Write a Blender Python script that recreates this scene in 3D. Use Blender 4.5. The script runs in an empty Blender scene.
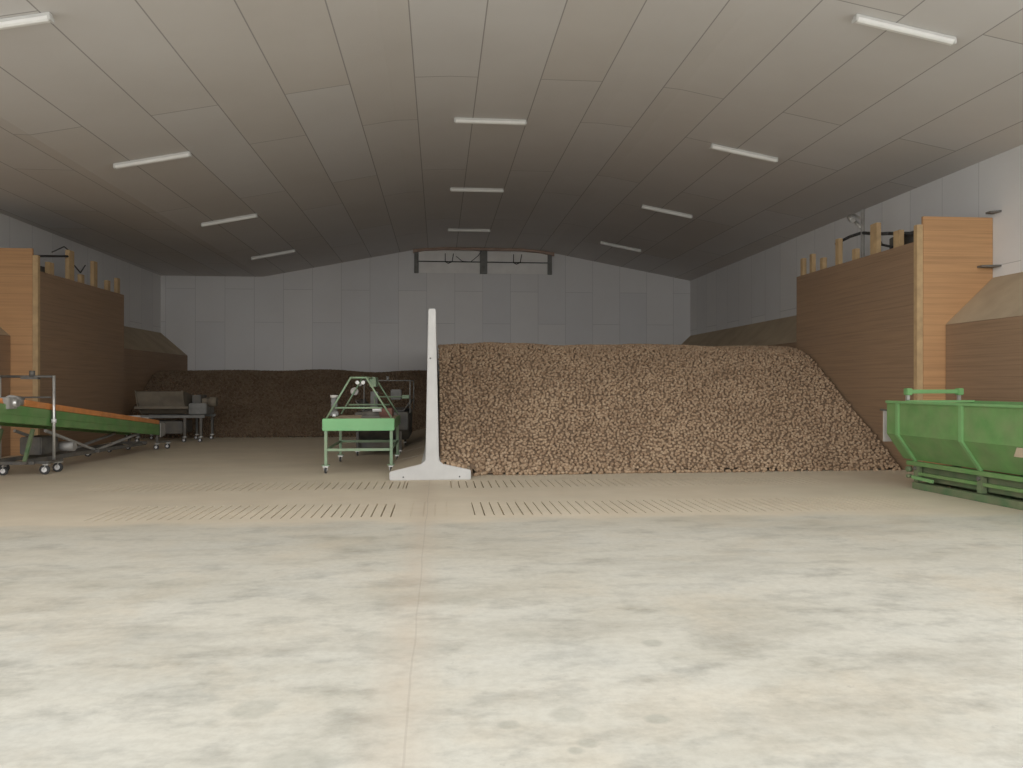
import bpy, bmesh, math, random
import numpy as np
from mathutils import Vector, Matrix
R = random.Random(7)
rng = np.random.default_rng(11)
scene = bpy.context.scene
COL = scene.collection

# ---------------------------------------------------------------- camera
F = 800.0; YAW = math.radians(5.18); H = 1.68
cam_d = bpy.data.cameras.new('camera'); cam = bpy.data.objects.new('camera', cam_d); COL.objects.link(cam)
cam.location = (0, 0, H); cam.rotation_euler = (math.radians(90), 0, -YAW)
cam_d.sensor_width = 36; cam_d.lens = F / 1023 * 36; cam_d.clip_end = 200; cam_d.clip_start = 0.05
scene.camera = cam

# ---------------------------------------------------------------- hall dimensions
XL, XR, YB, YF = -11.04, 10.58, 33.0, 7.4
YA = -8.0     # the concrete apron in front of the open gable, where the camera stands
PROF = [(XL, 6.0), (-7.06, 6.0), (-0.9, 7.2), (0.2, 7.27), (3.4, 7.27), (4.5, 7.17), (XR, 6.04)]
def ceil_z(x):
    for (a, za), (b, zb) in zip(PROF, PROF[1:]):
        if a <= x <= b: return za + (zb - za) * (x - a) / (b - a)
    return 6.0
def ceil_slope(x):
    return (ceil_z(x + .05) - ceil_z(x - .05)) / .1

# ---------------------------------------------------------------- materials
def new_mat(name):
    m = bpy.data.materials.new(name); m.use_nodes = True
    nt = m.node_tree
    return m, nt, nt.nodes['Principled BSDF']
def N(nt, t, **kw):
    n = nt.nodes.new(t)
    for k, v in kw.items():
        if k in n.inputs: n.inputs[k].default_value = v
        else: setattr(n, k, v)
    return n
def ramp(nt, stops):
    n = nt.nodes.new('ShaderNodeValToRGB'); e = n.color_ramp.elements
    while len(e) < len(stops): e.new(0.5)
    for el, (p, c) in zip(e, stops):
        el.position = p; el.color = c if len(c) == 4 else (*c, 1)
    return n
def mix(nt, fac, a, b, blend='MIX'):
    n = nt.nodes.new('ShaderNodeMix'); n.data_type = 'RGBA'; n.blend_type = blend
    for sock, v in ((n.inputs[0], fac), (n.inputs[6], a), (n.inputs[7], b)):
        if hasattr(v, 'is_output'): nt.links.new(v, sock)
        elif isinstance(v, (int, float)): sock.default_value = v
        else: sock.default_value = (*v, 1) if len(v) == 3 else v
    return n.outputs[2]
def math_n(nt, op, a, b=None, clamp=False):
    n = nt.nodes.new('ShaderNodeMath'); n.operation = op; n.use_clamp = clamp
    for s, v in ((n.inputs[0], a), (n.inputs[1], b)):
        if v is None: continue
        if hasattr(v, 'is_output'): nt.links.new(v, s)
        else: s.default_value = v
    return n.outputs[0]
def coords(nt, scale=(1, 1, 1), loc=(0, 0, 0), world=True):
    # position in the place (every structure object stands at the world origin)
    tc = nt.nodes.new('ShaderNodeTexCoord'); mp = nt.nodes.new('ShaderNodeMapping')
    mp.inputs['Scale'].default_value = scale; mp.inputs['Location'].default_value = loc
    nt.links.new(tc.outputs['Object'], mp.inputs[0]); return mp.outputs[0]
def noise(nt, vec, scale, detail=4, rough=.55):
    n = N(nt, 'ShaderNodeTexNoise', Scale=scale, Detail=detail, Roughness=rough)
    nt.links.new(vec, n.inputs['Vector']); return n.outputs['Fac']
def bump(nt, bsdf, h, strength=.3, dist=.02):
    b = N(nt, 'ShaderNodeBump', Strength=strength, Distance=dist)
    nt.links.new(h, b.inputs['Height']); nt.links.new(b.outputs[0], bsdf.inputs['Normal'])

def plain(name, col, rough=.5, metal=0., var=.2, scale=6., dust=0.):
    """painted / bare surface with uneven wear; dust settles as a tan film in patches"""
    m, nt, b = new_mat(name)
    v = coords(nt)
    f = noise(nt, v, scale, 5)
    lo = tuple(c * (1 - var) for c in col); hi = tuple(min(1, c * (1 + var)) for c in col)
    r = ramp(nt, [(.3, lo), (.7, hi)]); nt.links.new(f, r.inputs[0])
    out = r.outputs[0]
    if dust:
        f2 = noise(nt, v, scale * .4 + 1.3, 6)
        r2 = ramp(nt, [(.35, (0, 0, 0)), (.75, (dust,) * 3)]); nt.links.new(f2, r2.inputs[0])
        out = mix(nt, r2.outputs[0], out, (.33, .26, .18))
    nt.links.new(out, b.inputs['Base Color'])
    b.inputs['Roughness'].default_value = rough; b.inputs['Metallic'].default_value = metal
    return m

def wood(name, base, axis, plank=.2, dark=.75, tint=(.3, .2, .13)):
    """laminated panel: lamella lines along the horizontal axis ('X' or 'Y'), broad blotches"""
    m, nt, b = new_mat(name)
    s = (.35, 6, 14) if axis == 'X' else (6, .35, 14)
    v = coords(nt, s)
    f = noise(nt, v, 1.5, 6, .6)
    r = ramp(nt, [(.25, tuple(c * dark for c in base)), (.5, base), (.8, tuple(min(1, c * 1.18) for c in base))])
    nt.links.new(f, r.inputs[0])
    v2 = coords(nt, (.5, .5, 1.1))
    f2 = noise(nt, v2, .9, 4)
    r2 = ramp(nt, [(.38, (0, 0, 0)), (.7, (.55,) * 3)]); nt.links.new(f2, r2.inputs[0])
    out = mix(nt, r2.outputs[0], r.outputs[0], tint)
    # lamella joints every `plank` metres
    tc = nt.nodes.new('ShaderNodeTexCoord'); sx = nt.nodes.new('ShaderNodeSeparateXYZ'); nt.links.new(tc.outputs['Object'], sx.inputs[0])
    fr = math_n(nt, 'FRACT', math_n(nt, 'DIVIDE', sx.outputs[2], plank))
    ln = math_n(nt, 'LESS_THAN', fr, .05)
    out = mix(nt, math_n(nt, 'MULTIPLY', ln, .3), out, tuple(c * .45 for c in base))
    nt.links.new(out, b.inputs['Base Color']); b.inputs['Roughness'].default_value = .65
    bump(nt, b, f, .15, .01)
    return m

def panelled(name, col, line, along, row, width, off=(0, 0), warm=(1, .97, .93), mortar=.012, linefac=.55, spots=.0):
    """sheet panels: `along` gives which object axes feed the brick texture (length, row)"""
    m, nt, b = new_mat(name)
    tc = nt.nodes.new('ShaderNodeTexCoord'); sx = nt.nodes.new('ShaderNodeSeparateXYZ'); nt.links.new(tc.outputs['Object'], sx.inputs[0])
    cb = nt.nodes.new('ShaderNodeCombineXYZ')
    ax = 'XYZ'
    nt.links.new(math_n(nt, 'ADD', sx.outputs[ax.index(along[0])], off[0]), cb.inputs[0])
    nt.links.new(math_n(nt, 'ADD', sx.outputs[ax.index(along[1])], off[1]), cb.inputs[1])
    br = nt.nodes.new('ShaderNodeTexBrick'); nt.links.new(cb.outputs[0], br.inputs['Vector'])
    br.offset = .37; br.offset_frequency = 2; br.squash = 1
    br.inputs['Scale'].default_value = 1; br.inputs['Brick Width'].default_value = width; br.inputs['Row Height'].default_value = row
    br.inputs['Mortar Size'].default_value = mortar; br.inputs['Mortar Smooth'].default_value = .3; br.inputs['Bias'].default_value = 0
    c1 = tuple(c * 1.03 for c in col); c2 = tuple(c * .96 * w for c, w in zip(col, warm))
    br.inputs['Color1'].default_value = (*c1, 1); br.inputs['Color2'].default_value = (*c2, 1); br.inputs['Mortar'].default_value = (*line, 1)
    v = coords(nt, (.6, .6, .6))
    f = noise(nt, v, .7, 6, .6)
    r = ramp(nt, [(.3, (.9, .88, .86)), (.7, (1.05, 1.05, 1.05))]); nt.links.new(f, r.inputs[0])
    out = mix(nt, 1.0, br.outputs['Color'], r.outputs[0], 'MULTIPLY')
    fb = mix(nt, linefac, out, br.outputs['Color'])
    nt.links.new(fb, b.inputs['Base Color']); b.inputs['Roughness'].default_value = .7
    bump(nt, b, br.outputs['Fac'], -.15, .01)
    return m

def floor_mat():
    m, nt, b = new_mat('concrete_floor')
    tc = nt.nodes.new('ShaderNodeTexCoord'); sx = nt.nodes.new('ShaderNodeSeparateXYZ'); nt.links.new(tc.outputs['Object'], sx.inputs[0])
    X, Y = sx.outputs[0], sx.outputs[1]
    v = tc.outputs['Object']
    big = noise(nt, coords(nt, (.6, 1.1, 1)), .6, 8, .64)
    r1 = ramp(nt, [(.32, (.42, .395, .325)), (.48, (.52, .50, .43)), (.68, (.57, .55, .48))]); nt.links.new(big, r1.inputs[0])
    med = noise(nt, coords(nt, (.7, 1.1, 1)), 2.6, 8, .66)
    r2 = ramp(nt, [(.33, (.66, .66, .66)), (.5, (1, 1, 1)), (.75, (1.07, 1.06, 1.05))]); nt.links.new(med, r2.inputs[0])
    c = mix(nt, .85, r1.outputs[0], r2.outputs[0], 'MULTIPLY')
    # blue-grey cement bloom and yellowish earth patches
    v2 = coords(nt, (.6, 1.1, 1), (13, 5, 0)); bl = noise(nt, v2, .8, 6, .62)
    r3 = ramp(nt, [(.5, (0, 0, 0)), (.7, (.45,) * 3)]); nt.links.new(bl, r3.inputs[0])
    c = mix(nt, r3.outputs[0], c, (.51, .51, .465))
    v3 = coords(nt, (1, 1, 1), (-7, 21, 0)); yl = noise(nt, v3, .9, 6, .6)
    r4 = ramp(nt, [(.52, (0, 0, 0)), (.72, (.45,) * 3)]); nt.links.new(yl, r4.inputs[0])
    c = mix(nt, r4.outputs[0], c, (.56, .48, .36))
    # grimy streaks
    gk = noise(nt, coords(nt, (.4, 1.25, 1), (4, 31, 0)), 1.1, 7, .66)
    r6 = ramp(nt, [(.52, (0, 0, 0)), (.68, (.55,) * 3)]); nt.links.new(gk, r6.inputs[0])
    c = mix(nt, r6.outputs[0], c, (.37, .345, .285))
    # a few round damp marks on the apron
    nz = N(nt, 'ShaderNodeTexNoise', Scale=4.0, Detail=4); nt.links.new(v, nz.inputs['Vector'])
    for px, py, pr, pf in ((1.385, 5.08, .075, .55), (1.09, 3.93, .07, .55), (.685, 3.70, .06, .5), (.62, 3.62, .055, .5), (.65, 4.02, .10, .35), (.33, 3.93, .05, .4),
                           (-.95, 4.25, .12, .35), (-.62, 3.6, .17, .35), (-.93, 3.55, .06, .4), (.55, 5.3, .12, .3), (.2, 6.2, .14, .3)):
        dd = math_n(nt, 'SQRT', math_n(nt, 'ADD', math_n(nt, 'POWER', math_n(nt, 'ABSOLUTE', math_n(nt, 'SUBTRACT', X, px)), 2), math_n(nt, 'POWER', math_n(nt, 'ABSOLUTE', math_n(nt, 'SUBTRACT', Y, py)), 2)))
        dd = math_n(nt, 'ADD', dd, math_n(nt, 'MULTIPLY', math_n(nt, 'SUBTRACT', nz.outputs['Fac'], .5), .12))
        sm_ = N(nt, 'ShaderNodeMapRange', **{'From Min': pr * .75, 'From Max': pr * 1.15, 'To Min': pf, 'To Max': 0.}); nt.links.new(dd, sm_.inputs['Value'])
        c = mix(nt, sm_.outputs[0], c, (.33, .325, .275))
    # fine dark flecks
    fn = noise(nt, v, 14, 5, .7)
    r7 = ramp(nt, [(.35, (.9, .89, .88)), (.6, (1.03, 1.03, 1.03))]); nt.links.new(fn, r7.inputs[0])
    c = mix(nt, .8, c, r7.outputs[0], 'MULTIPLY')
    fl = noise(nt, v, 9, 3, .7)
    r5 = ramp(nt, [(.66, (0, 0, 0)), (.74, (.3,) * 3)]); nt.links.new(fl, r5.inputs[0])
    c = mix(nt, r5.outputs[0], c, (.25, .23, .2))
    # soil dust over the storage end, ragged edge; brightened in colour to offset light falloff
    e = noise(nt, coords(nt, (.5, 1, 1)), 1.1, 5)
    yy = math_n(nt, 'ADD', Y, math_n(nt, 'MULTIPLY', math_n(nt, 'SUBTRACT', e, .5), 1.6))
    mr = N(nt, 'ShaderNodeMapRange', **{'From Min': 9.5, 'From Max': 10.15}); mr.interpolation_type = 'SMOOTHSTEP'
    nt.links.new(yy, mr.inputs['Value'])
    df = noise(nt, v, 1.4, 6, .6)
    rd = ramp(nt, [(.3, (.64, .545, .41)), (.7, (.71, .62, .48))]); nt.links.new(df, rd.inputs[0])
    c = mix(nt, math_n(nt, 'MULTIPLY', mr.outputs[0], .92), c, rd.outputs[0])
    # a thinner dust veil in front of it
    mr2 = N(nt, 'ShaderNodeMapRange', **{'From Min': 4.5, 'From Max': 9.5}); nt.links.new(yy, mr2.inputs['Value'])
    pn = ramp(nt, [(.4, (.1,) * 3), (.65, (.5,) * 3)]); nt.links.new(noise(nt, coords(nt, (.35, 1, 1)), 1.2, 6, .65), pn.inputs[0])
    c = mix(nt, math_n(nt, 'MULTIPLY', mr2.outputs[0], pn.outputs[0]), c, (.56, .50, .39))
    # construction joint running down the hall, with a tan smear on its left
    wx = math_n(nt, 'ADD', X, math_n(nt, 'MULTIPLY', math_n(nt, 'SUBTRACT', noise(nt, v, .8, 3), .5), .05))
    d = math_n(nt, 'ABSOLUTE', math_n(nt, 'ADD', wx, .16))
    j = math_n(nt, 'LESS_THAN', d, .006)
    d2 = math_n(nt, 'ABSOLUTE', math_n(nt, 'ADD', X, .2))
    sm = N(nt, 'ShaderNodeMapRange', **{'From Min': .02, 'From Max': .24, 'To Min': .75, 'To Max': 0.}); nt.links.new(d2, sm.inputs['Value'])
    c = mix(nt, math_n(nt, 'MULTIPLY', sm.outputs[0], noise(nt, v, 3, 4)), c, (.52, .43, .33))
    c = mix(nt, math_n(nt, 'MULTIPLY', j, .25), c, (.3, .25, .2))
    nt.links.new(c, b.inputs['Base Color']); b.inputs['Roughness'].default_value = .75
    b.inputs['Specular IOR Level'].default_value = .3
    bump(nt, b, med, .08, .01)
    return m

def potato_mat(name, k, single=False):
    m, nt, b = new_mat(name)
    g = nt.nodes.new('ShaderNodeObjectInfo' if single else 'ShaderNodeNewGeometry')
    r = ramp(nt, [(p, tuple(c * k for c in q)) for p, q in ((0, (.35, .245, .16)), (.35, (.45, .33, .222)), (.75, (.51, .38, .26)), (1, (.55, .425, .30)))])
    nt.links.new(g.outputs['Random' if single else 'Random Per Island'], r.inputs[0])
    v = nt.nodes.new('ShaderNodeTexCoord').outputs['Object']
    f = noise(nt, v, 1.1, 4); rr = ramp(nt, [(.35, (.86, .82, .8)), (.65, (1.05, 1.02, 1.0))]); nt.links.new(f, rr.inputs[0])
    c = mix(nt, 1.0, r.outputs[0], rr.outputs[0], 'MULTIPLY')
    nt.links.new(c, b.inputs['Base Color']); b.inputs['Roughness'].default_value = .9
    b.inputs['Specular IOR Level'].default_value = .15
    return m

M = {}
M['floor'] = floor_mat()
M['ceiling'] = panelled('ceiling_panels', (.64, .635, .635), (.33, .32, .315), 'YX', 1.15, 6.3, (2.0, .44))
M['wall'] = panelled('wall_panels', (.74, .735, .73), (.50, .50, .50), 'ZX', 1.15, 3.6, (1.7, .5), warm=(.99, 1, 1.02), mortar=.008)
M['wallside'] = panelled('side_wall_panels', (.70, .695, .685), (.46, .46, .46), 'ZY', 1.15, 7.2, (.6, .1), warm=(.99, 1, 1.02), mortar=.008)
M['ground'] = plain('yard_concrete', (.42, .40, .36), .9, 0, .15, .7)
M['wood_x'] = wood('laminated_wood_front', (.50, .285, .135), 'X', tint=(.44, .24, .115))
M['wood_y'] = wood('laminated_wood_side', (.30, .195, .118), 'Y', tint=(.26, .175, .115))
M['post'] = plain('softwood_post', (.48, .335, .18), .7, 0, .15, 5)
M['ply'] = plain('dusty_plywood', (.42, .335, .23), .85, 0, .12, 1.5)
def dusty_concrete():
    # cast concrete, soil dust lying on whatever faces up
    m, nt, b = new_mat('cast_concrete'); v = coords(nt)
    r = ramp(nt, [(.3, (.45, .445, .43)), (.7, (.52, .515, .50))]); nt.links.new(noise(nt, v, 3, 5), r.inputs[0])
    g = nt.nodes.new('ShaderNodeNewGeometry'); sx = nt.nodes.new('ShaderNodeSeparateXYZ'); nt.links.new(g.outputs['Normal'], sx.inputs[0])
    k = N(nt, 'ShaderNodeMapRange', **{'From Min': .8, 'From Max': .97, 'To Max': .9}); nt.links.new(sx.outputs[2], k.inputs['Value'])
    nt.links.new(mix(nt, k.outputs[0], r.outputs[0], (.40, .32, .225)), b.inputs['Base Color']); b.inputs['Roughness'].default_value = .8
    return m
M['concrete'] = dusty_concrete()
M['hole'] = plain('dark_hole', (.05, .05, .05), .9)
M['green'] = plain('green_paint', (.125, .27, .085), .55, 0, .12, 4, .3)
M['green_pale'] = plain('fresh_green_paint', (.17, .37, .14), .5, 0, .08, 4, .2)
M['green_board'] = plain('bright_green_board', (.17, .42, .18), .5, 0, .06, 3, .12)
M['green_dusty'] = plain('dusty_green_paint', (.085, .155, .07), .65, 0, .15, 4, .5)
M['frame_green'] = plain('pale_green_tube', (.20, .32, .20), .55, 0, .1, 6, .4)
M['orange'] = plain('orange_belt', (.62, .24, .07), .6, 0, .15, 5, .25)
M['chrome'] = plain('galvanised_steel', (.62, .62, .6), .35, .7, .12, 8)
M['steel'] = plain('dull_grey_steel', (.36, .36, .35), .6, .3, .2, 5, .3)
M['darksteel'] = plain('weathered_dark_steel', (.20, .20, .19), .7, .1, .2, 5)
M['dark'] = plain('dark_machine_paint', (.09, .09, .085), .6, .1, .25, 5, .3)
M['rubber'] = plain('black_rubber', (.05, .05, .05), .8, 0, .2, 8)
M['hub'] = plain('pale_wheel_hub', (.72, .72, .72), .4, .2, .1, 8)
M['dusty'] = plain('dusty_sheet_metal', (.15, .13, .10), .8, 0, .2, 4, .25)
M['grey'] = plain('grey_sheet', (.5, .48, .45), .7, 0, .1, 4, .3)
M['card'] = plain('pale_beige_sheet', (.58, .48, .36), .8, 0, .06, 4)
M['red'] = plain('dull_red_paint', (.21, .085, .065), .7, 0, .2, 5, .25)
M['white'] = plain('white_plastic', (.82, .82, .80), .4, 0, .04, 5)
M['lamp'] = plain('unlit_tube_cover', (.80, .80, .78), .3, 0, .04, 4)
M['lampbody'] = plain('lamp_housing', (.62, .62, .6), .5, 0, .05, 4)
M['beam'] = plain('red_brown_timber', (.42, .30, .24), .7, 0, .15, 4)
M['table'] = plain('worn_roller_bed', (.42, .33, .23), .8, 0, .15, 6)
M['hatch'] = plain('hatch_panel', (.84, .83, .81), .7, 0, .05, 2)
M['wire'] = plain('black_cable', (.035, .035, .035), .7)
M['potato'] = potato_mat('dusty_potato_skin', .86)
M['potato_single'] = potato_mat('dusty_single_potato_skin', .80, True)
M['potato_dark'] = potato_mat('shaded_potato_skin', .42)  # same potatoes as the near heap; back left shade painted into the skin
M['soil'] = plain('soil_between_potatoes', (.23, .16, .105), .95, 0, .3, 14)

# ---------------------------------------------------------------- mesh helper
class MB:
    def __init__(s): s.bm = bmesh.new()
    def box(s, lo, hi):
        (x0, y0, z0), (x1, y1, z1) = lo, hi
        v = [s.bm.verts.new(p) for p in ((x0,y0,z0),(x1,y0,z0),(x1,y1,z0),(x0,y1,z0),(x0,y0,z1),(x1,y0,z1),(x1,y1,z1),(x0,y1,z1))]
        for f in ((3,2,1,0),(4,5,6,7),(0,1,5,4),(1,2,6,5),(2,3,7,6),(3,0,4,7)): s.bm.faces.new([v[i] for i in f])
        return s
    def bar(s, p, q, w, h, up=(0, 0, 1)):
        p, q = Vector(p), Vector(q); d = (q - p).normalized(); u = Vector(up)
        if abs(d.dot(u)) > .95: u = Vector((0, 1, 0))
        a = d.cross(u).normalized() * w / 2; c = a.cross(d).normalized() * h / 2
        v = [s.bm.verts.new(e + i * a + j * c) for e in (p, q) for i, j in ((-1,-1),(1,-1),(1,1),(-1,1))]
        for f in ((0,1,2,3),(7,6,5,4),(4,5,1,0),(5,6,2,1),(6,7,3,2),(7,4,0,3)): s.bm.faces.new([v[i] for i in f])
        return s
    def cyl(s, p, q, r, n=12, r2=None):
        p, q = Vector(p), Vector(q); d = (q - p).normalized(); u = Vector((0, 0, 1)) if abs(d.z) < .9 else Vector((1, 0, 0))
        a = d.cross(u).normalized(); c = d.cross(a); r2 = r if r2 is None else r2
        v = [[s.bm.verts.new(e + (a * math.cos(t) + c * math.sin(t)) * rr) for t in [2*math.pi*k/n for k in range(n)]] for e, rr in ((p, r), (q, r2))]
        for k in range(n): f = s.bm.faces.new((v[0][k], v[0][(k+1)%n], v[1][(k+1)%n], v[1][k])); f.smooth = True
        s.bm.faces.new(v[0][::-1]); s.bm.faces.new(v[1]); return s
    def path(s, pts, r, n=8):
        for a, b in zip(pts, pts[1:]): s.cyl(a, b, r, n)
        return s
    def prism(s, pts, ax, a, b):
        """pts in the plane across axis `ax`, extruded from a to b"""
        def P(p, t): return {'Y': (p[0], t, p[1]), 'X': (t, p[0], p[1]), 'Z': (p[0], p[1], t)}[ax]
        A = [s.bm.verts.new(P(p, a)) for p in pts]; B = [s.bm.verts.new(P(p, b)) for p in pts]
        n = len(pts); s.bm.faces.new(A); s.bm.faces.new(B[::-1])
        for k in range(n): s.bm.faces.new((A[k], B[k], B[(k+1)%n], A[(k+1)%n]))
        return s
    def sheet(s, pts, ax, a, b, t):
        """open profile `pts` of thickness t extruded along ax (folded plate)"""
        nrm = []
        for k in range(len(pts)):
            p0 = Vector(pts[max(0, k-1)]); p1 = Vector(pts[min(len(pts)-1, k+1)]); d = (p1-p0).normalized(); nrm.append(Vector((-d.y, d.x)))
        return s.prism([tuple(p) for p in pts] + [tuple(Vector(p) + n*t) for p, n in list(zip(pts, nrm))[::-1]], ax, a, b)
    def build(s, name, mat, parent=None, org=(0, 0, 0), bevel=0., label=None):
        bmesh.ops.recalc_face_normals(s.bm, faces=s.bm.faces)
        if bevel:
            es = [e for e in s.bm.edges if len(e.link_faces) == 2 and e.calc_face_angle(0) > .8]
            bmesh.ops.bevel(s.bm, geom=es, offset=bevel, segments=2, affect='EDGES', clamp_overlap=True)
        if any(org): bmesh.ops.translate(s.bm, verts=s.bm.verts, vec=-Vector(org))
        me = bpy.data.meshes.new(name); s.bm.to_mesh(me); s.bm.free(); me.materials.append(mat)
        o = bpy.data.objects.new(name, me); COL.objects.link(o)
        if parent is not None: o.parent = parent
        else: o.location = org
        if label: o['label'] = label
        return o
def tag(o, label, cat, group=None):
    o['label'] = label; o['category'] = cat
    if group: o['group'] = group
    return o
def thing(name, loc, label, cat, group=None, rz=0):
    o = bpy.data.objects.new(name, None); COL.objects.link(o); o.location = loc; o.rotation_euler = (0, 0, rz); o.empty_display_size = .2
    return tag(o, label, cat, group)
def struct(o): o['kind'] = 'structure'; return o
def copy_tree(o, parent=None):
    c = o.copy(); COL.objects.link(c); c.parent = parent
    for ch in [x for x in COL.objects if x.parent == o]: copy_tree(ch, c)
    return c

# ---------------------------------------------------------------- room shell
m = MB(); bm = m.bm
YS = [YA, 10.2, 11.4, 12.93, 13.97, YB]
def quad(a, b, c, d): bm.faces.new([bm.verts.new(p) for p in (a, b, c, d)])
def slot_xs(lo_, hi_, step):
    out = []; x = lo_
    while x <= hi_: out.append(x); x += step
    return out
slots = {1: slot_xs(-4.33, -.60, .124) + [-.36, -.2, -.05, .1] + slot_xs(.46, 6.6, .124),
         3: slot_xs(-5.6, -.66, .13) + [-.58, -.53] + slot_xs(.2, 6.6, .13)}
for k in range(5):
    y0, y1 = YS[k], YS[k+1]
    if k not in slots: quad((XL, y0, 0), (XR, y0, 0), (XR, y1, 0), (XL, y1, 0)); continue
    x = XL
    for xc in slots[k]:
        off = abs(xc)
        dep = .07 if off < 3.0 else .07 - .022 * (off - 3.0)
        if k == 3: dep *= .8
        dep *= R.uniform(.5, 1.1)
        if k == 1 and -.5 < xc < .3: dep = .004
        if k == 1 and xc < -2.4 or k == 3 and xc < -2.0: dep *= .35
        dep = max(dep, .003)
        w = .0085 * R.uniform(.8, 1.2); a, b = xc - w, xc + w
        ya, yb = y0 + R.uniform(0, .05), y1 - R.uniform(0, .05)
        quad((x, y0, 0), (a, y0, 0), (a, y1, 0), (x, y1, 0))
        quad((a, y0, 0), (b, y0, 0), (b, ya, 0), (a, ya, 0)); quad((a, yb, 0), (b, yb, 0), (b, y1, 0), (a, y1, 0))
        quad((a, ya, -dep), (b, ya, -dep), (b, yb, -dep), (a, yb, -dep))
        quad((a, ya, 0), (b, ya, 0), (b, ya, -dep), (a, ya, -dep)); quad((a, yb, 0), (a, yb, -dep), (b, yb, -dep), (b, yb, 0))
        quad((a, ya, 0), (a, ya, -dep), (a, yb, -dep), (a, yb, 0)); quad((b, ya, 0), (b, yb, 0), (b, yb, -dep), (b, ya, -dep))
        x = b
    quad((x, y0, 0), (XR, y0, 0), (XR, y1, 0), (x, y1, 0))
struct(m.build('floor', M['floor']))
T = .2
struct(MB().prism(PROF + [(x, z + T) for x, z in PROF[::-1]], 'Y', YF - T, YB + T).build('ceiling', M['ceiling']))
struct(MB().box((XL - T, YF - T, 0), (XL, YB + T, 6.0)).build('wall_left', M['wallside']))
struct(MB().box((XR, YF - T, 0), (XR + T, YB + T, 6.04)).build('wall_right', M['wallside']))
struct(MB().prism([(XL, 0), (XR, 0)] + PROF[::-1], 'Y', YB, YB + T).build('wall_back', M['wall']))
DW0, DW1, DH = XL, XR, 7.3     # the front gable is open across its whole width
struct(MB().box((-45, -60, -.3), (45, YA, -.005)).build('ground', M['ground']))
# timber beam that follows the ceiling over the gable hatches
bx = [(-1.05, 7.04), (-.6, 7.13), (.2, 7.175), (3.4, 7.175), (4.2, 7.1), (4.75, 6.99)]
struct(MB().prism(bx + [(x, ceil_z(x) - .005) for x, _ in bx[::-1]], 'Y', YB - .22, YB - .01).build('trim_1', M['beam']))

# ---------------------------------------------------------------- gable ventilation hatches
org = (1.83, YB - .06, 6.22)
g = thing('ventilation_hatch', org, 'wide pale ventilation hatch in two halves high in the back gable', 'vent')
for x, w in ((-.92, .17), (1.83, .3), (4.58, .17)):
    MB().box((x - w/2, YB - .13, 6.22), (x + w/2, YB - .005, 7.1 if w < .2 else 7.17)).build('post', M['darksteel'], g, org, .008)
for a, b in ((-.83, 1.68), (1.98, 4.49)):
    p = MB().box((a, YB - .035, 6.24), (b, YB - .006, 7.12)).build('hatch_panel', M['hatch'], g, org, .006)
    MB().cyl((a, YB - .08, 6.7), (b, YB - .08, 6.7), .02).build('pivot_rod', M['wire'], p, org)
    xm = (a + b) / 2 - .05
    MB().bar((xm - .12, YB - .08, 6.7), (xm - .12, YB - .12, 7.03), .03, .03).bar((xm + .16, YB - .08, 6.7), (xm + .22, YB - .12, 7.03), .03, .03) \
        .path([(xm - .12, YB - .08, 6.7), (xm, YB - .1, 6.63), (xm + .16, YB - .08, 6.7)], .018).build('lever', M['wire'], p, org)
MB().path([(.7, YB - .1, 6.92), (.95, YB - .1, 6.72), (1.3, YB - .1, 6.7), (1.6, YB - .1, 6.95), (1.75, YB - .15, 7.15)], .012).build('pull_cord', M['wire'], g, org)

# ---------------------------------------------------------------- strip lights
def strip_light(x, y, label):
    z = ceil_z(x); a = math.atan(ceil_slope(x))
    o = thing('ceiling_strip_light', (x, y, z), label, 'light', 'strip lights on the ceiling')
    b = MB().box((-.76, -.05, -.05), (.76, .05, -.002)).build('housing', M['lampbody'], o, bevel=.008)
    MB().prism([(-.06, -.05), (.06, -.05), (.05, -.085), (.025, -.105), (-.025, -.105), (-.05, -.085)], 'X', -.74, .74).build('diffuser', M['lamp'], o)
    for s in (-1, 1): MB().box((s*.745 - .018, -.065, -.108), (s*.745 + .018, .065, -.045)).build('end_cap', M['lampbody'], o, bevel=.006)
    o.rotation_euler = (0, -a, 0)
nth = ['nearest the camera', 'second from the camera', 'third from the camera', 'farthest back']
for i, y in enumerate((10.7, 16.75, 22.7, 28.6)):
    strip_light(-5.77 if i else -5.68, y, 'white strip light of the left ceiling row, ' + nth[i])
for i, y in enumerate((16.85, 22.85, 28.85)):
    strip_light(1.08, y, 'level white strip light of the middle ceiling row, ' + ['nearest the camera', 'second from the camera', 'just before the gable hatch'][i])
for i, y in enumerate((10.85, 16.95, 22.9, 28.9)):
    strip_light(6.65 if i else 6.62, y, 'white strip light of the right ceiling row, ' + nth[i])

# ---------------------------------------------------------------- wooden air ducts along the side walls
def air_duct(side, y0, y1, label):
    xf, xw = (9.61, XR - .004) if side > 0 else (-10.0, XL + .004)
    zl, zt = 2.81, 3.72
    org = (xf, (y0 + y1) / 2, 0)
    o = thing('air_duct', org, label, 'duct', 'wooden air ducts along the side walls')
    t = .05 * side
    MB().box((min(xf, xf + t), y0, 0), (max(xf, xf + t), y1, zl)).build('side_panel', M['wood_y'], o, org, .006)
    MB().prism([(xf, zl + .002), (xw, zt), (xw, zt - .06), (xf + t, zl + .002)], 'Y', y0, y1).build('sloping_lid', M['ply'], o, org, label='dusty sloping plywood lid')
RF, RB_ = 14.5, 19.6      # right fan house front / back
LF, LB_ = 19.8, 24.93
air_duct(1, YF + .1, RF - .07, 'long wooden duct on the right wall in front of the fan house, dusty sloping lid')
air_duct(1, RB_ + .07, YB - .01, 'wooden duct on the right wall behind the tall fan house')
air_duct(-1, YF + .1, LF - .07, 'wooden duct on the left wall in front of the left fan house')
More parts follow.
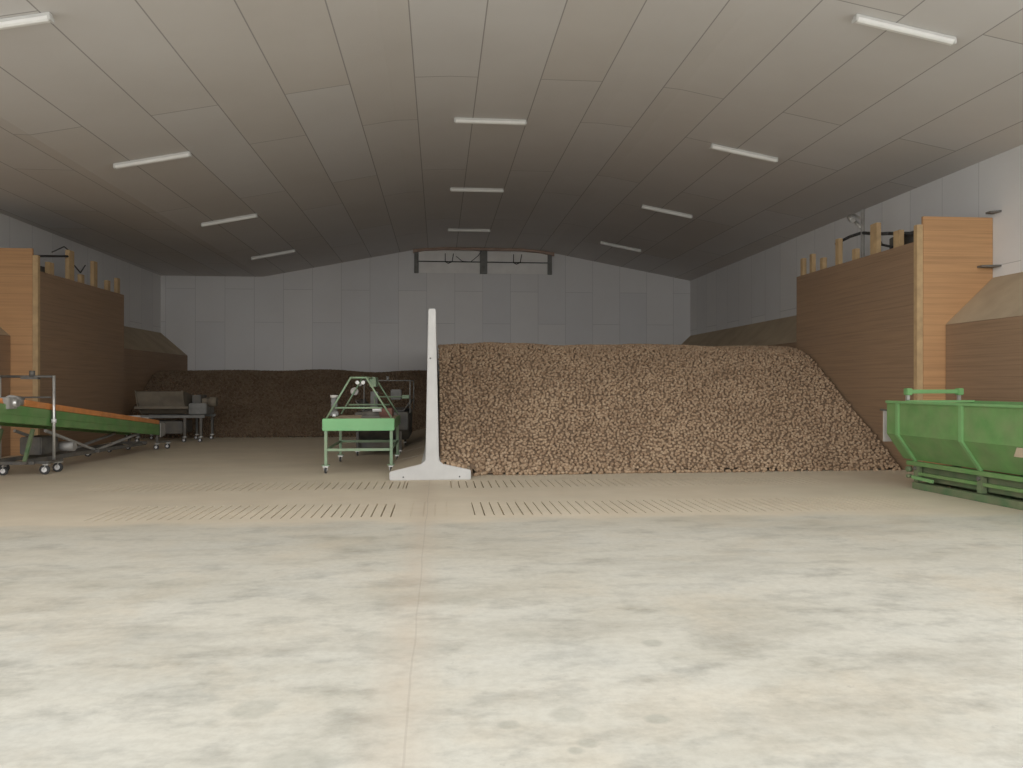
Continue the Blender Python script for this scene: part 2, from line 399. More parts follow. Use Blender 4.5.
air_duct(-1, LB_ + .07, YB - .01, 'dark wooden duct with sloping lid in the back left corner')

# ---------------------------------------------------------------- fan houses
def fan_house(side, yf, yb, xf, label, posts, zside=4.40, zfront=4.87):
    xw = (XR - .004) if side > 0 else (XL + .004)
    org = (xf, yf, 0)
    o = thing('fan_house', org, label, 'plant housing', 'tall wooden fan houses')
    s = side
    def bx(xa, xb, ya, yb2, za, zb): return MB().box((min(xa, xb), ya, za), (max(xa, xb), yb2, zb))
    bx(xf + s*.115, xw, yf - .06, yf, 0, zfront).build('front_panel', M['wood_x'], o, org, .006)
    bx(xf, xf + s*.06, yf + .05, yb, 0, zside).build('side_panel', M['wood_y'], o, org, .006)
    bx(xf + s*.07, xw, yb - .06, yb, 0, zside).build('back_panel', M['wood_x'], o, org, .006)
    bx(xf - s*.01, xf + s*.11, yf - .07, yf + .045, 0, 4.71).build('corner_post', M['post'], o, org, .006)
    for y, zt, w in posts:
        bx(xf + s*.065, xf + s*.165, y - w/2, y + w/2, .02, zt).build('post', M['post'], o, org, .006)
    return o, org
fr, orr = fan_house(1, RF, RB_, 9.05, 'tall open-topped wooden fan house by the right wall, beside the big potato pile',
    [(15.25, 4.75, .22), (16.1, 5.06, .26), (16.9, 4.66, .16), (17.65, 5.02, .16), (18.4, 4.7, .16), (18.95, 4.88, .14), (19.45, 4.85, .14)])
MB().box((9.4, 14.6, 3.2), (10.4, 16.0, 4.74)).build('fan_casing', M['dark'], fr, orr, .02, 'dark fan casing inside the open top')
p = MB().cyl((9.3, 16.86, .1), (9.3, 16.86, 5.52), .04).build('pipe', M['steel'], fr, orr)
MB().path([(9.3, 16.9, 5.12), (9.3, 17.15, 5.3), (9.3, 17.4, 5.5)], .04).path([(9.3, 16.86, 5.3), (9.3, 17.25, 5.5)], .03).cyl((9.2, 17.1, 5.34), (9.2, 17.25, 5.44), .06).build('valve', M['chrome'], p, orr)
MB().path([(9.3, 18.05, 4.98), (9.3, 17.4, 5.03), (9.3, 16.9, 5.02), (9.3, 16.3, 4.88), (9.3, 15.8, 4.80), (9.3, 14.95, 4.64), (9.3, 14.6, 4.62)], .035).build('cable', M['wire'], fr, orr)
MB().path([(9.3, 16.3, 4.88), (9.3, 16.1, 4.62), (9.3, 15.7, 4.5)], .025).build('cable', M['wire'], fr, orr)
for z, xb in ((4.93, 10.42), (3.9, 10.25)):
    MB().prism([(xb, RF - .2), (XR - .006, RF - .3), (XR - .006, RF - .065), (xb, RF - .065)], 'Z', z, z + .035).build('bracket', M['dark'], fr, orr)
fl, orl = fan_house(-1, LF, LB_, -9.4, 'tall open-topped wooden fan house by the left wall, behind the orange belt conveyor',
    [(20.57, 4.66, .26), (21.65, 5.13, .3), (22.3, 4.6, .2), (23.1, 5.07, .24), (24.0, 4.66, .2), (24.7, 4.82, .2)], 4.35)
MB().box((-10.6, 20.0, 3.2), (-9.65, 20.9, 4.56)).build('fan_casing', M['dark'], fl, orl, .02, 'dark fan casing inside the open top')
p = MB().cyl((-9.7, 22.05, .1), (-9.7, 22.05, 5.2), .035).build('pipe', M['steel'], fl, orl)
MB().path([(-9.7, 21.1, 5.0), (-9.7, 21.75, 5.25), (-9.7, 22.0, 5.2), (-9.7, 22.2, 4.9), (-9.7, 22.7, 4.7), (-9.7, 23.0, 4.95)], .017).build('cable', M['wire'], fl, orl)
MB().cyl((-9.5, LF + .02, 4.70), (-9.5, 21.5, 4.96), .028).build('rod', M['wire'], fl, orl)

# ---------------------------------------------------------------- concrete T walls
TP = [(-.86, 0), (.56, 0), (.56, .17), (.07, .28), (0.0, .34), (-.06, 3.0), (-.185, 3.0), (-.235, .34), (-.31, .28), (-.86, .15)]
def t_wall(y, label):
    org = (-.14, y, 0)
    o = MB().prism(TP, 'Y', y, y + 2.0).build('concrete_wall_element', M['concrete'], None, org, .012)
    return tag(o, label, 'retaining wall', 'row of concrete wall elements'), org
for i in range(9):
    y = 14.06 + i * 2.004
    lab = 'pale concrete T-shaped wall element at the front of the row, whole profile showing' if i == 0 else 'concrete T-shaped wall element hidden in the row behind the front one'
    o, org = t_wall(y, lab)
    if i == 0:
        for x, z in ((-.62, .055), (.36, .055), (-.15, 2.13)):
            MB().cyl((x, y - .003, z), (x, y + .02, z), .014).build('fixing_hole', M['hole'], o, org)

# ---------------------------------------------------------------- potatoes
def ico(sub):
    b = bmesh.new(); bmesh.ops.create_icosphere(b, subdivisions=sub, radius=1)
    V = np.array([v.co[:] for v in b.verts]); Fc = np.array([[v.index for v in f.verts] for f in b.faces]); b.free(); return V, Fc
def lumpy(V, seed):
    r = np.random.default_rng(seed); W = V.copy()
    W *= 1 + .09 * np.sin(V @ r.normal(0, 1.5, 3) + r.uniform(0, 6))[:, None] + .06 * np.sin(V @ r.normal(0, 2.6, 3) + r.uniform(0, 6))[:, None]
    return W
def smoothmin(a, b, k):
    h = np.clip(.5 + .5 * (b - a) / k, 0, 1); return b * (1 - h) + a * h - k * h * (1 - h)
LW = [(r_[0], r_[1], r_[2]) for r_ in np.random.default_rng(3).uniform((-2.5, -2.5, 0), (2.5, 2.5, 6.28), (14, 3))]
def lump(x, y):
    return sum(np.sin(a * x + b * y + c) for a, b, c in LW) / 14
def heap_near(x, y):
    t = np.clip((.75 - x) / .25, 0, 1); t = t * t * (3 - 2 * t)
    y0 = 14.66 + .02 * x - .5 * t + .10 * np.sin(1.7 * x + 1) * .3 + .05 * lump(x * 2, 0 * x)
    z = smoothmin((y - y0) * .60, 2.64 + .10 * lump(x * .8, y * .5) - .05 * np.clip(1.2 - x, 0, 1.2), .45)
    fl = np.clip(.17 + (.56 - x) / .46 * .11, 0, .3) + .015
    z = np.where(x < .58, np.maximum(z, fl), z)
    return np.maximum(z + .05 * lump(x * 2.2, y * 2.2) * np.clip(z, 0, 1), 0)
def heap_far(x, y):
    y0 = 25.75 + .15 * lump(x, 0 * x)
    z = smoothmin((y - y0) * .62, 2.13 + .12 * lump(x * .9, y * .6), .4)
    return np.maximum(z, 0)
def place(hf, xr, y0, y1, sp, r0, jit):
    P = []
    ys = []; y = y0
    while y < y1:
        ys.append(y)
        z0 = hf(np.array([xr[1] * .5 + xr[0] * .5]), np.array([y]))[0]; z1 = hf(np.array([xr[1] * .5 + xr[0] * .5]), np.array([y + .05]))[0]
        y += sp * .86 / math.sqrt(1 + ((z1 - z0) / .05) ** 2)
    for k, y in enumerate(ys):
        xs = np.arange(xr[0] + (k % 2) * sp / 2, xr[1], sp)
        xs = xs + rng.normal(0, jit, len(xs)); yy = y + rng.normal(0, jit, len(xs))
        xs = np.clip(xs, xr[0], xr[1])
        P.append(np.stack([xs, yy], 1))
    P = np.concatenate(P); z = hf(P[:, 0], P[:, 1])
    return np.column_stack([P, z])
def orients(n):
    q = rng.normal(size=(n, 4)); q /= np.linalg.norm(q, axis=1)[:, None]; w, x, y, z = q.T
    return np.stack([np.stack([1-2*(y*y+z*z), 2*(x*y-z*w), 2*(x*z+y*w)], 1), np.stack([2*(x*y+z*w), 1-2*(x*x+z*z), 2*(y*z-x*w)], 1),
                     np.stack([2*(x*z-y*w), 2*(y*z+x*w), 1-2*(x*x+y*y)], 1)], 1)
def heap_object(name, P, r0, sub, hf, xr, yr, label, cat, pm='potato'):
    V, Fc = ico(sub); vs = [lumpy(V, s) for s in range(4)]
    n = len(P); Rm = orients(n)
    S = np.stack([rng.uniform(1.0, 1.3, n), rng.uniform(.85, 1.0, n), rng.uniform(.75, .95, n)], 1) * r0
    k = rng.integers(0, 4, n)
    base = np.stack(vs)[k]                                    # n, nv, 3
    W = np.einsum('nij,nvj->nvi', Rm, base * S[:, None, :]) + P[:, None, :]
    nv = len(V)
    Fall = (Fc[None] + (np.arange(n) * nv)[:, None, None]).reshape(-1, 3)
    # soil-dark body of the heap under the potatoes
    gx = np.arange(xr[0], xr[1] + .01, .12); gx[-1] = min(gx[-1], xr[1]); gy = np.arange(yr[0], yr[1], .12)
    GX, GY = np.meshgrid(gx, gy); GZ = hf(GX, GY) - .03
    flo = np.where(GX < .6, .19 + np.clip((.56 - GX) / .46 * .11, 0, .3), .004) if xr[0] > -1 else np.full_like(GX, .004)
    GZ = np.maximum(GZ, flo)
    G = np.stack([GX, GY, GZ], 2).reshape(-1, 3); ny, nx = GX.shape
    idx = np.arange(nx * ny).reshape(ny, nx); o0 = n * nv
    Q = np.stack([idx[:-1, :-1], idx[:-1, 1:], idx[1:, 1:], idx[1:, :-1]], 2).reshape(-1, 4)
    Q = Q[(G[Q][:, :, 2] > .0045).sum(1) >= 3] + o0
    Q = Q.copy()
    me = bpy.data.meshes.new(name)
    verts = np.concatenate([W.reshape(-1, 3), G]).astype(np.float32)
    nl = Fall.size + Q.size
    me.vertices.add(len(verts)); me.vertices.foreach_set('co', verts.ravel())
    me.loops.add(nl); me.loops.foreach_set('vertex_index', np.concatenate([Fall.ravel(), Q.ravel()]).astype(np.int32))
    npol = len(Fall) + len(Q); me.polygons.add(npol)
    st = np.concatenate([np.arange(len(Fall)) * 3, Fall.size + np.arange(len(Q)) * 4]).astype(np.int32)
    me.polygons.foreach_set('loop_start', st)
    me.polygons.foreach_set('material_index', np.concatenate([np.zeros(len(Fall)), np.ones(len(Q))]).astype(np.int32))
    me.polygons.foreach_set('use_smooth', np.ones(npol, dtype=bool))
    me.materials.append(M[pm]); me.materials.append(M['soil'])
    me.update(calc_edges=True); me.validate()
    o = bpy.data.objects.new(name, me); COL.objects.link(o); o['kind'] = 'stuff'
    return tag(o, label, cat)
r0 = .037
P = place(heap_near, (.06, 8.98), 14.14, 20.6, .075, r0, .021)
P[:, 0] -= np.where(P[:, 0] < .5, .05 * P[:, 2] / 2.7, 0)
dist = np.hypot(P[:, 0], P[:, 1])
keep = np.where(P[:, 0] < .62, P[:, 2] > .2, P[:, 2] > .004)
P = P[keep]
# the front rows, which show largest, are potatoes of their own
fx = P[:, 1] * .9959 + P[:, 0] * .0903 + np.where(P[:, 0] < .62, 1.0, 0) + P[:, 2] * .3
order = np.argsort(fx); front = P[order[:300]]; rest = P[order[300:]]
heap_object('potato_heap', rest, r0, 1, heap_near, (.01, 9.02), (14.2, YB - .05), 'big sloping heap of potatoes right of the concrete wall', 'potatoes')
V2, F2 = ico(2); pms = []
for s in range(5):
    me = bpy.data.meshes.new('potato'); W = lumpy(V2, s + 20) * np.array((1.25, .93, .85)) * r0
    me.from_pydata([tuple(v) for v in W], [], [tuple(int(i) for i in f) for f in F2]); me.polygons.foreach_set('use_smooth', [True] * len(F2))
    me.materials.append(M['potato_single']); pms.append(me)
for i, p in enumerate(front):
    o = bpy.data.objects.new('potato', pms[i % 5]); COL.objects.link(o)
    z = max(p[2], r0 * .78)
    o.location = (p[0], p[1], z)
    o.rotation_euler = (R.uniform(-.25, .25), R.uniform(-.25, .25), R.uniform(0, 6.28)) if p[2] < .05 else (R.uniform(0, 6), R.uniform(0, 6), R.uniform(0, 6))
    tag(o, 'dusty brown potato lying along the front foot of the big potato heap', 'potato', 'potatoes at the foot of the big heap')
Pf = place(heap_far, (-9.94, -.32), 25.7, 30.2, .085, .043, .016)
Pf = Pf[Pf[:, 2] > .004]
heap_object('potato_heap', Pf, .042, 1, heap_far, (-9.96, -.3), (25.5, YB - .05), 'long dark heap of potatoes across the back left, below the gable wall', 'potatoes', 'potato_dark')

# ---------------------------------------------------------------- casters
def caster(parent, org, x, y, r=.075, ax='Y', ztop=.24, w=.05, dirn=1):
    d = (0, 1) if ax == 'Y' else (1, 0)
    px, py = -d[1], d[0]
    cx, cy = x - d[0] * .03 * dirn, y - d[1] * .03 * dirn
    f = MB()
    for s in (-1, 1):
        ox, oy = px * s * (w / 2 + .012), py * s * (w / 2 + .012)
        f.bar((x + ox, y + oy, ztop - .03), (cx + ox, cy + oy, r), .045 if ax == 'Y' else .008, .008 if ax == 'Y' else .045, (px, py, 0))
    f.box((x - .05, y - .05, ztop - .035), (x + .05, y + .05, ztop - .012)).cyl((x, y, ztop - .02), (x, y, ztop), .03)
    c = f.build('caster', M['chrome'], parent, org)
    k = MB().cyl((cx - px * w/2, cy - py * w/2, r), (cx + px * w/2, cy + py * w/2, r), r, 20).build('wheel', M['rubber'], c, org, .008)
    MB().cyl((cx - px * (w/2 + .004), cy - py * (w/2 + .004), r), (cx + px * (w/2 + .004), cy + py * (w/2 + .004), r), r * .55, 16).build('wheel_hub', M['hub'], c, org)
    return c

# ---------------------------------------------------------------- green inspection table
org = (-1.53, 16.5, 0)
t = thing('sorting_table', org, 'green wheeled sorting table with a tubular A-frame, left of the concrete wall', 'sorting table')
x0, x1, y0, y1 = -2.16, -.86, 15.28, 17.6
MB().box((x0 - .02, y0 - .03, .80), (x1 + .02, y0 + .02, 1.03)).build('front_board', M['green_board'], t, org, .01, 'bright green front board')
for x in (x0, x1): MB().box((x - .02, y0 + .03, .82), (x + .02, y1, 1.0)).build('side_board', M['green'], t, org, .008)
MB().box((x0 - .02, y1 + .005, .80), (x1 + .02, y1 + .045, .985)).build('rear_board', M['green'], t, org, .008)
bed = MB().box((x0 + .025, y0 + .025, .9), (x1 - .025, y1 - .005, .93)).build('bed', M['table'], t, org)
rl = MB()
for k in range(26): rl.cyl((x0 + .03, y0 + .1 + k * .09, .965), (x1 - .03, y0 + .1 + k * .09, .965), .034)
rl.build('roller_bed', M['table'], t, org)
for x in (x0 + .04, x1 - .04):
    for y in (y0 + .03, y1 - .03):
        lg = MB().box((x - .028, y - .028, .16), (x + .028, y + .028, .82)).build('leg', M['frame_green'], t, org, .006)
        MB().box((x - .07, y - .07, .145), (x + .07, y + .07, .16)).build('foot_plate', M['frame_green'], lg, org)
        caster(t, org, x, y, .055, 'Y', .148, .04)
for y in (y0 + .03, y1 - .03):
    MB().bar((x0 + .07, y, .44), (x1 - .07, y, .44), .05, .05).build('stretcher', M['frame_green'], t, org, .005)
for x in (x0 + .04, x1 - .04):
    MB().bar((x, y0 + .06, .44), (x, y1 - .06, .44), .04, .04).build('stretcher', M['frame_green'], t, org, .005)
for y in (y0 + .02, y1):
    MB().path([(x0 + .05, y, 1.03), (-1.66, y, 1.80), (-1.37, y, 1.80), (x1 - .03, y, 1.03)], .018, 10).cyl((-1.95, y, 1.23), (-1.07, y, 1.23), .018) \
        .build('frame_arch', M['frame_green'], t, org)
for x in (-1.66, -1.37): MB().cyl((x, y0 + .04, 1.80), (x, y1 - .02, 1.80), .02).build('ridge_tube', M['frame_green'], t, org)
MB().box((-1.41, 16.5, 1.62), (-1.28, 17.1, 1.82)).build('switch_box', M['frame_green'], t, org, .01)
for x in (-1.565, -1.455): MB().cyl((x, 15.6, 1.71), (x, 15.68, 1.69), .036, 12, .025).build('spotlight', M['white'], t, org)
for (x, z, r) in ((-1.83, 1.52, .085), (-1.71, 1.68, .05)): MB().cyl((x, 17.62, z), (x, 17.7, z), r, 18).build('round_lamp', M['grey'], t, org, .01)
mo = MB().cyl((-1.98, 15.42, 1.15), (-1.98, 15.42, 1.42), .06).box((-2.06, 15.36, 1.08), (-1.9, 15.5, 1.16)).build('motor', M['darksteel'], t, org, .006)
MB().cyl((-1.98, 15.42, 1.42), (-1.98, 15.42, 1.47), .075).build('motor_cap', M['grey'], mo, org)
MB().cyl((-2.0, 15.33, 1.09), (-1.94, 15.33, 1.09), .028).build('handwheel', M['hub'], t, org)
MB().box((-1.3, 16.8, .99), (-.97, 17.4, 1.17)).build('red_box', M['red'], t, org, .012, 'dull red box at the rear right of the table')
MB().cyl((-1.52, 16.3, 1.07), (-1.2, 16.3, 1.07), .065).box((-1.55, 16.2, 1.0), (-1.18, 16.4, 1.04)).build('drive_motor', M['dark'], t, org, .006)
MB().cyl((-1.33, 16.25, 1.16), (-1.15, 16.25, 1.16), .04).build('motor_cover', M['white'], t, org)

# ---------------------------------------------------------------- dark grader behind the table
org = (-1.4, 20.2, 0)
t = thing('potato_grader', org, 'dark grading machine with guard rails standing in shade behind the green sorting table', 'grading machine')
MB().prism([(18.9, .62), (19.3, .35), (21.5, .35), (21.9, .62), (21.9, 1.02), (18.9, 1.02)], 'X', -1.95, -.72).build('body', M['dark'], t, org, .02)
MB().box((-1.9, 19.1, .17), (-1.05, 20.4, .345)).build('lower_tray', M['dark'], t, org, .02)
hp = MB().sheet([(-1.98, 1.28), (-1.8, 1.03), (-.84, 1.03), (-.66, 1.28)], 'Y', 19.2, 21.6, .025).build('trough', M['dark'], t, org)
for x in (-1.9, -.9):
    for y in (19.0, 21.7):
        MB().box((x - .03, y - .03, .13), (x + .03, y + .03, .62)).build('leg', M['dark'], t, org, .005)
        caster(t, org, x, y, .05, 'Y', .133, .04)
for x in (-.68,):
    MB().path([(x, 19.0, 1.0), (x, 19.0, 1.76), (x, 21.8, 1.76), (x, 21.8, 1.0)], .016).build('guard_rail', M['darksteel'], t, org)
MB().path([(-1.75, 19.0, 1.02), (-1.75, 19.0, 1.76), (-.68, 19.0, 1.76)], .014).cyl((-1.2, 19.0, 1.76), (-1.2, 19.0, 1.86), .03).build('guard_rail', M['darksteel'], t, org)
MB().path([(-1.5, 18.95, 1.05), (-1.5, 18.95, 1.38), (-.75, 18.95, 1.38)], .016).box((-.86, 18.9, 1.34), (-.7, 18.99, 1.42)).build('guard_rail', M['frame_green'], t, org)
MB().box((-1.62, 19.2, 1.1), (-1.45, 19.5, 1.5)).build('control_box', M['darksteel'], t, org, .01)
MB().box((-1.15, 19.3, 1.3), (-.9, 19.6, 1.55)).build('gear_box', M['darksteel'], t, org, .02)

# ---------------------------------------------------------------- orange belt conveyor (left)
org = (-7.9, 17.5, 0)
t = thing('belt_conveyor', org, 'long green belt conveyor with orange belt, sloping on casters along the left wall', 'conveyor')
A = Vector((-7.44, 12.6, 0)); B = Vector((-7.12, 21.35, 0)); D = (B - A).normalized(); Lft = Vector((-D.y, D.x, 0))
def ztop(y): return 1.37 - .102 * (y - 14.3)
def cp(y, off, dz):
    s = (y - A.y) / (B.y - A.y); p = A + (B - A) * s + Lft * off; return Vector((p.x, p.y, ztop(y) + dz))
def slab(mb, ya, yb, o0, o1, za0, za1, zb0, zb1):
    v = [mb.bm.verts.new(p) for p in (cp(ya,o0,za0), cp(ya,o1,za0), cp(ya,o1,za1), cp(ya,o0,za1), cp(yb,o0,zb0), cp(yb,o1,zb0), cp(yb,o1,zb1), cp(yb,o0,zb1))]
    for f in ((0,1,2,3),(7,6,5,4),(4,5,1,0),(5,6,2,1),(6,7,3,2),(7,4,0,3)): mb.bm.faces.new([v[i] for i in f])
    return mb
for o0 in (0, .75):
    sp = slab(MB(), 12.6, 21.3, o0, o0 + .05, -.35, -.02, -.29, -.02).build('side_frame', M['green'], t, org, .008)
    slab(MB(), 12.6, 21.3, o0 - .012 if o0 == 0 else o0 + .05, o0 if o0 == 0 else o0 + .062, -.2, -.16, -.15, -.12).build('side_rib', M['green'], sp, org)
bl = slab(MB(), 12.6, 21.3, .04, .76, -.02, .015, -.02, .015).build('belt', M['orange'], t, org, 0, 'orange rubber belt')
fl_ = MB()
for k in range(48):
    y = 12.75 + k * .18; slab(fl_, y, y + .03, .05, .75, .016, .075, .016, .075)
fl_.build('belt_cleats', M['orange'], bl, org)
slab(MB(), 15.0, 21.2, .0, .035, -.015, .10, -.015, .085).build('skirt', M['orange'], t, org, .004, 'orange side skirt')
slab(MB(), 15.0, 21.2, .765, .80, -.015, .10, -.015, .085).build('skirt', M['orange'], t, org, .004, 'orange side skirt')
e0, e1 = cp(21.38, -.01, -.12), cp(21.38, .81, -.12)
MB().cyl(e0, e1, .10, 16).build('end_roller', M['steel'], t, org)
for o0 in (-.03, .82):
    a = cp(21.28, o0, 0); MB().prism([(a.y - .1, a.z - .34), (a.y + .22, a.z - .3), (a.y + .24, a.z - .02), (a.y + .1, a.z + .02), (a.y - .1, a.z + .02)], 'X', a.x - .012, a.x + .012).build('end_plate', M['steel'], t, org)
for (y, o0, r) in ((20.35, .3, .07), (20.7, .5, .085), (21.0, .35, .06)):
    c = cp(y, o0, .09); MB().cyl(c - Vector((.16, 0, 0)), c + Vector((.16, 0, 0)), r, 14).build('roller', M['grey'], t, org, .008)
g = cp(14.7, 0, 0)
mt = MB().cyl(g + Vector((-.1, 0, .06)), g + Vector((-.1, .36, .03)), .1, 16).box(tuple(g + Vector((-.3, -.3, -.08))), tuple(g + Vector((.04, -.02, .12)))).build('motor', M['steel'], t, org, .01)
MB().cyl(g + Vector((-.02, -.12, .02)), g + Vector((.1, -.12, .02)), .07, 14).build('gear_cover', M['chrome'], mt, org)
# lifting gantry on four casters
gx0, gx1, gy = -8.2, -7.23, 15.8
for x in (gx0, gx1):
    pl = MB().cyl((x, gy, .19), (x, gy, 1.84), .026, 12).build('mast', M['chrome'], t, org)
    MB().cyl((x, gy, .95), (x, gy, 1.02), .045, 12).build('clamp', M['hub'], pl, org)
    MB().box((x - .04, gy - .3, .205), (x + .04, gy + .3, .255)).build('foot_beam', M['dark'], t, org, .006)
    for y, dx in ((gy - .22, -.03), (gy + .22, .0)): caster(t, org, x + dx, y, .09, 'X', .21, .055)
    zc = ztop(gy) - .06
    MB().box((x - .06, gy + .035, zc - .25), (x + .0, gy + .09, zc + .04)).build('bracket', M['dark'], pl, org, .006)
br = MB().cyl((gx0, gy, 1.82), (gx1, gy, 1.82), .024).build('cross_bar', M['dark'], t, org)
MB().box((-7.8, gy - .06, 1.77), (-7.5, gy + .06, 1.81)).cyl((-7.62, gy, 1.82), (-7.62, gy, 1.93), .05).build('winch', M['dark'], br, org)
MB().cyl((gx0, gy, 1.43), (gx1 - .05, gy, 1.43), .016).build('cross_bar', M['dark'], t, org)
# undercarriage
for off in (.12, .68):
    a, b = cp(15.2, off, 0), cp(20.6, off, 0)
    MB().bar((a.x, a.y, .27), (b.x, b.y, .21), .06, .08).build('base_rail', M['dark'], t, org, .006)
    c = cp(17.9, off, 0)
    MB().bar((c.x, c.y, .27), tuple(cp(15.9, off, -.41)), .05, .05).build('strut', M['steel'], t, org, .005)
    MB().bar((cp(18.0, off, 0).x, 18.0, .26), tuple(cp(20.2, off, -.29)), .05, .05).build('strut', M['steel'], t, org, .005)
    MB().bar((a.x, a.y, .27), (a.x, a.y + .3, cp(15.5, off, -.40).z), .06, .06).build('strut', M['green_dusty'], t, org, .005)
for x_, y, r in ((-7.95, 15.5, .08), (-8.05, 19.3, .075), (-8.05, 20.5, .06)):
    caster(t, org, x_, y, r, 'X', .228 if y < 17 else .19, .045)
MB().bar((gx0, gy - .3, .23), (gx1, gy - .3, .23), .05, .05).build('foot_beam', M['dark'], t, org, .005)
for y in (15.3, 17.9, 20.4):
    a, b = cp(y, .0, 0), cp(y, .85, 0); MB().bar((a.x, a.y, .24), (b.x, b.y, .24), .06, .06).build('cross_member', M['dark'], t, org, .006)
MB().box((-8.0, 16.1, .32), (-7.6, 16.8, .66)).build('drive_unit', M['dark'], t, org, .02)
MB().cyl((-7.7, 16.95, .42), (-7.35, 16.95, .42), .1, 14).build('gear_motor', M['steel'], t, org, .01)
for off in (.05, .75):
    a = cp(21.2, off, 0); MB().box((a.x - .03, a.y - .03, .16), (a.x + .03, a.y + .03, a.z - .28)).build('end_leg', M['dark'], t, org)
    caster(t, org, a.x + (.0 if off < .5 else 0), a.y, .065, 'X', .175, .045)
a = cp(21.2, .05, 0)
caster(t, org, a.x + .17, a.y + .33, .065, 'X', .175, .045)
MB().bar((a.x, a.y, .19), (a.x + .2, a.y + .4, .19), .05, .04).build('foot_beam', M['dark'], t, org)

# ---------------------------------------------------------------- receiving hopper in the back left corner
org = (-7.7, 24.4, 0)
t = thing('receiving_hopper', org, 'dim grey receiving hopper with flared sides, near the back left corner', 'hopper')
MB().sheet([(23.7, 1.46), (23.9, 1.03), (24.2, .82), (24.9, .82), (25.1, 1.2)], 'X', -8.6, -7.35, .03).build('trough', M['dusty'], t, org)
for x in (-8.62, -7.33):
    MB().prism([(23.66, 1.5), (23.86, 1.0), (24.2, .78), (24.95, .78), (25.15, 1.25)], 'X', x - .015, x + .015).build('end_wall', M['dusty'], t, org)
MB().bar((-8.7, 23.82, 1.0), (-7.2, 23.82, 1.0), .06, .07).build('upper_beam', M['dusty'], t, org, .006)
MB().bar((-8.7, 23.85, .74), (-6.75, 23.85, .74), .07, .08).build('lower_beam', M['darksteel'], t, org, .006)
MB().bar((-8.7, 25.0, .74), (-6.75, 25.0, .74), .07, .08).build('lower_beam', M['darksteel'], t, org, .006)
for x in (-8.6, -7.3, -6.85):
    for y in (23.85, 25.0):
        MB().box((x - .035, y - .035, .17), (x + .035, y + .035, .70)).build('leg', M['dark'], t, org, .005)
        caster(t, org, x, y, .06, 'X', .175, .045)
MB().box((-7.25, 24.0, .8), (-6.75, 24.85, 1.12)).build('drive_unit', M['darksteel'], t, org, .02)
MB().cyl((-6.74, 24.2, 1.16), (-6.5, 24.2, 1.16), .14, 16).cyl((-7.1, 24.2, 1.18), (-6.75, 24.2, 1.18), .1, 14).build('motor', M['dusty'], t, org, .012)
MB().box((-7.15, 24.0, 1.125), (-6.9, 24.6, 1.36)).build('control_box', M['dark'], t, org, .012)
MB().box((-8.55, 23.95, .24), (-7.4, 24.9, .6)).build('lower_conveyor', M['dark'], t, org, .02)

# ---------------------------------------------------------------- green bunker on the right
t = thing('intake_bunker', (7.31, 12.5, 0), 'big green ribbed intake bunker on a skid frame, in front of the right fan house', 'bunker', None, math.radians(3.5))
L0 = -4.8; W = 1.28
sec = [(0, 1.385), (0, .87), (.30, .46), (W - .30, .46), (W, .87), (W, 1.385)]
MB().sheet(sec, 'Y', L0, -.0, .03).build('hopper_body', M['green'], t)
MB().prism([(.02, 1.37), (.02, .87), (.31, .475), (W - .31, .475), (W - .02, .87), (W - .02, 1.37)], 'Y', -.34, -.30).build('end_wall', M['green'], t)
for x in (-.03, W - .03): MB().box((x, L0, 1.37), (x + .06, 0.0, 1.41)).build('rim', M['green_pale'], t, None or (0, 0, 0), .006)
for y in (-.3, -1.74, -3.1, -4.45):
    for s in (0, 1):
        q = [(-.035, 1.37), (-.035, .86), (.28, .435), (.32, .42), (.31, .455), (0.0, .875), (0.0, 1.37)]
        if s: q = [(W - a, b) for a, b in q]
        MB().prism(q, 'Y', y - .03, y + .03).build('rib', M['green_pale'], t)
rimb = MB().box((.1, -.42, 1.385), (W - .02, -.34, 1.42)).build('end_rim', M['green_pale'], t)
cb = MB().box((.24, -.2, 1.525), (1.2, -.14, 1.59)).build('cross_bar', M['green_pale'], t, (0, 0, 0), .008)
for x in (.26, 1.18):
    MB().box((x - .05, -.22, 1.50), (x + .05, -.12, 1.61)).build('clamp', M['green_pale'], cb, (0, 0, 0), .01)
    MB().box((x - .025, -.18, 1.385), (x + .025, -.14, 1.50)).build('cross_bar_post', M['chrome'], cb)
MB().box((.09, .22, .72), (W, .25, 1.24)).build('end_flap', M['grey'], t, (0, 0, 0), .006, 'grey rubber flap at the far end')
for x in (.05, W - .05): MB().bar((x, 0, 1.25), (x, .24, 1.25), .03, .03).build('flap_hanger', M['dark'], t)
# skid frame
for x in (.30, W - .30):
    MB().box((x - .04, L0, .37), (x + .04, -.12, .44)).build('upper_rail', M['green'], t, (0, 0, 0), .006)
    MB().box((x - .05, L0, 0.0), (x + .05, -.28, .11)).build('skid', M['green_dusty'], t, (0, 0, 0), .008)
    MB().box((x - .03, L0, .225), (x + .03, -.32, .275)).build('middle_rail', M['green'], t, (0, 0, 0), .005)
    for y in (-.36, -1.76, -3.1, -4.45):
        st = MB().box((x - .045, y - .05, .12), (x + .045, y + .05, .37)).build('skid_post', M['green_dusty'], t, (0, 0, 0), .006)
        sx_ = x - .055 if x < .6 else x + .055
        MB().cyl((sx_ - .02, y + .0, .33), (sx_ + .02, y + .0, .33), .028, 10).build('bolt', M['dark'], st)
MB().box((.37, L0, .14), (W - .37, -.3, .36)).build('belt_tray', M['green_dusty'], t, (0, 0, 0), .01)
for y in (-.36, -1.62, -2.94): MB().box((.34, y - .04, .03), (W - .34, y + .04, .1)).build('cross_member', M['green_dusty'], t)
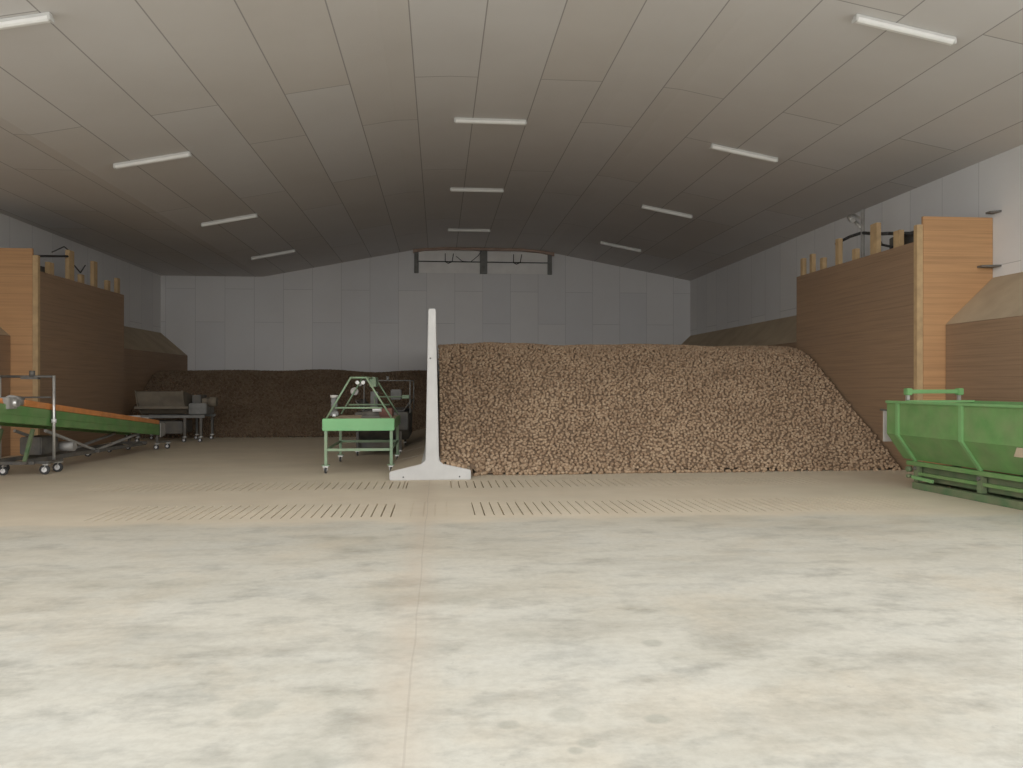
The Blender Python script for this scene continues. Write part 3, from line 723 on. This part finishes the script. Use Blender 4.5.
MB().cyl((.18, -.25, .31), (.26, -.25, .31), .045, 14).cyl((.18, -.25, .2), (.26, -.25, .2), .03, 12).build('tensioner', M['green_dusty'], t, (0, 0, 0), .006)
MB().bar((.24, -.3, .19), (.24, -.8, .17), .03, .05).build('tension_arm', M['green_pale'], t)
lp = [Vector((.009, -2.74, .855)), Vector((.009, -3.2, .855)), Vector((.105, -3.2, .724)), Vector((.105, -2.58, .724))]
lm = MB(); n_ = Vector((-.81, 0, -.59)) * .008
va = [lm.bm.verts.new(p + n_ * .2) for p in lp]; vb = [lm.bm.verts.new(p + n_) for p in lp]
lm.bm.faces.new(va); lm.bm.faces.new(vb[::-1])
for k in range(4): lm.bm.faces.new((va[k], vb[k], vb[(k+1)%4], va[(k+1)%4]))
lm.build('pale_patch', M['card'], t, label='pale bare patch on the lower sloping side')

# ---------------------------------------------------------------- light: daylight through the open door behind the camera
w = bpy.data.worlds.new('world'); scene.world = w; w.use_nodes = True
wt = w.node_tree; bg = wt.nodes['Background']; bg.inputs[1].default_value = 1.0
# hazy sky, brightest along the horizon
wc = wt.nodes.new('ShaderNodeTexCoord'); wz = wt.nodes.new('ShaderNodeSeparateXYZ'); wt.links.new(wc.outputs['Generated'], wz.inputs[0])
wr = ramp(wt, [(0, (1, 1, 1)), (.17, (1, .99, .97)), (.36, (.78, .775, .765)), (.6, (.56, .56, .56)), (1, (.45, .455, .46))]); wt.links.new(wz.outputs[2], wr.inputs[0]); wt.links.new(wr.outputs[0], bg.inputs[0])
ld = bpy.data.lights.new('door_portal', 'AREA'); ld.shape = 'RECTANGLE'; ld.size = DW1 - DW0; ld.size_y = DH
lo = bpy.data.objects.new('door_portal', ld); COL.objects.link(lo); lo.location = ((DW0 + DW1) / 2, YF - .1, DH / 2); lo.rotation_euler = (math.radians(90), 0, 0)
ld.cycles.is_portal = True
scene.cycles.max_bounces = 12; scene.cycles.diffuse_bounces = 8
vs = scene.view_settings
scene.display_settings.display_device = 'sRGB'
vs.view_transform = 'Standard'; vs.look = 'None'; vs.gamma = 1; vs.use_curve_mapping = False
vs.exposure = 1.68
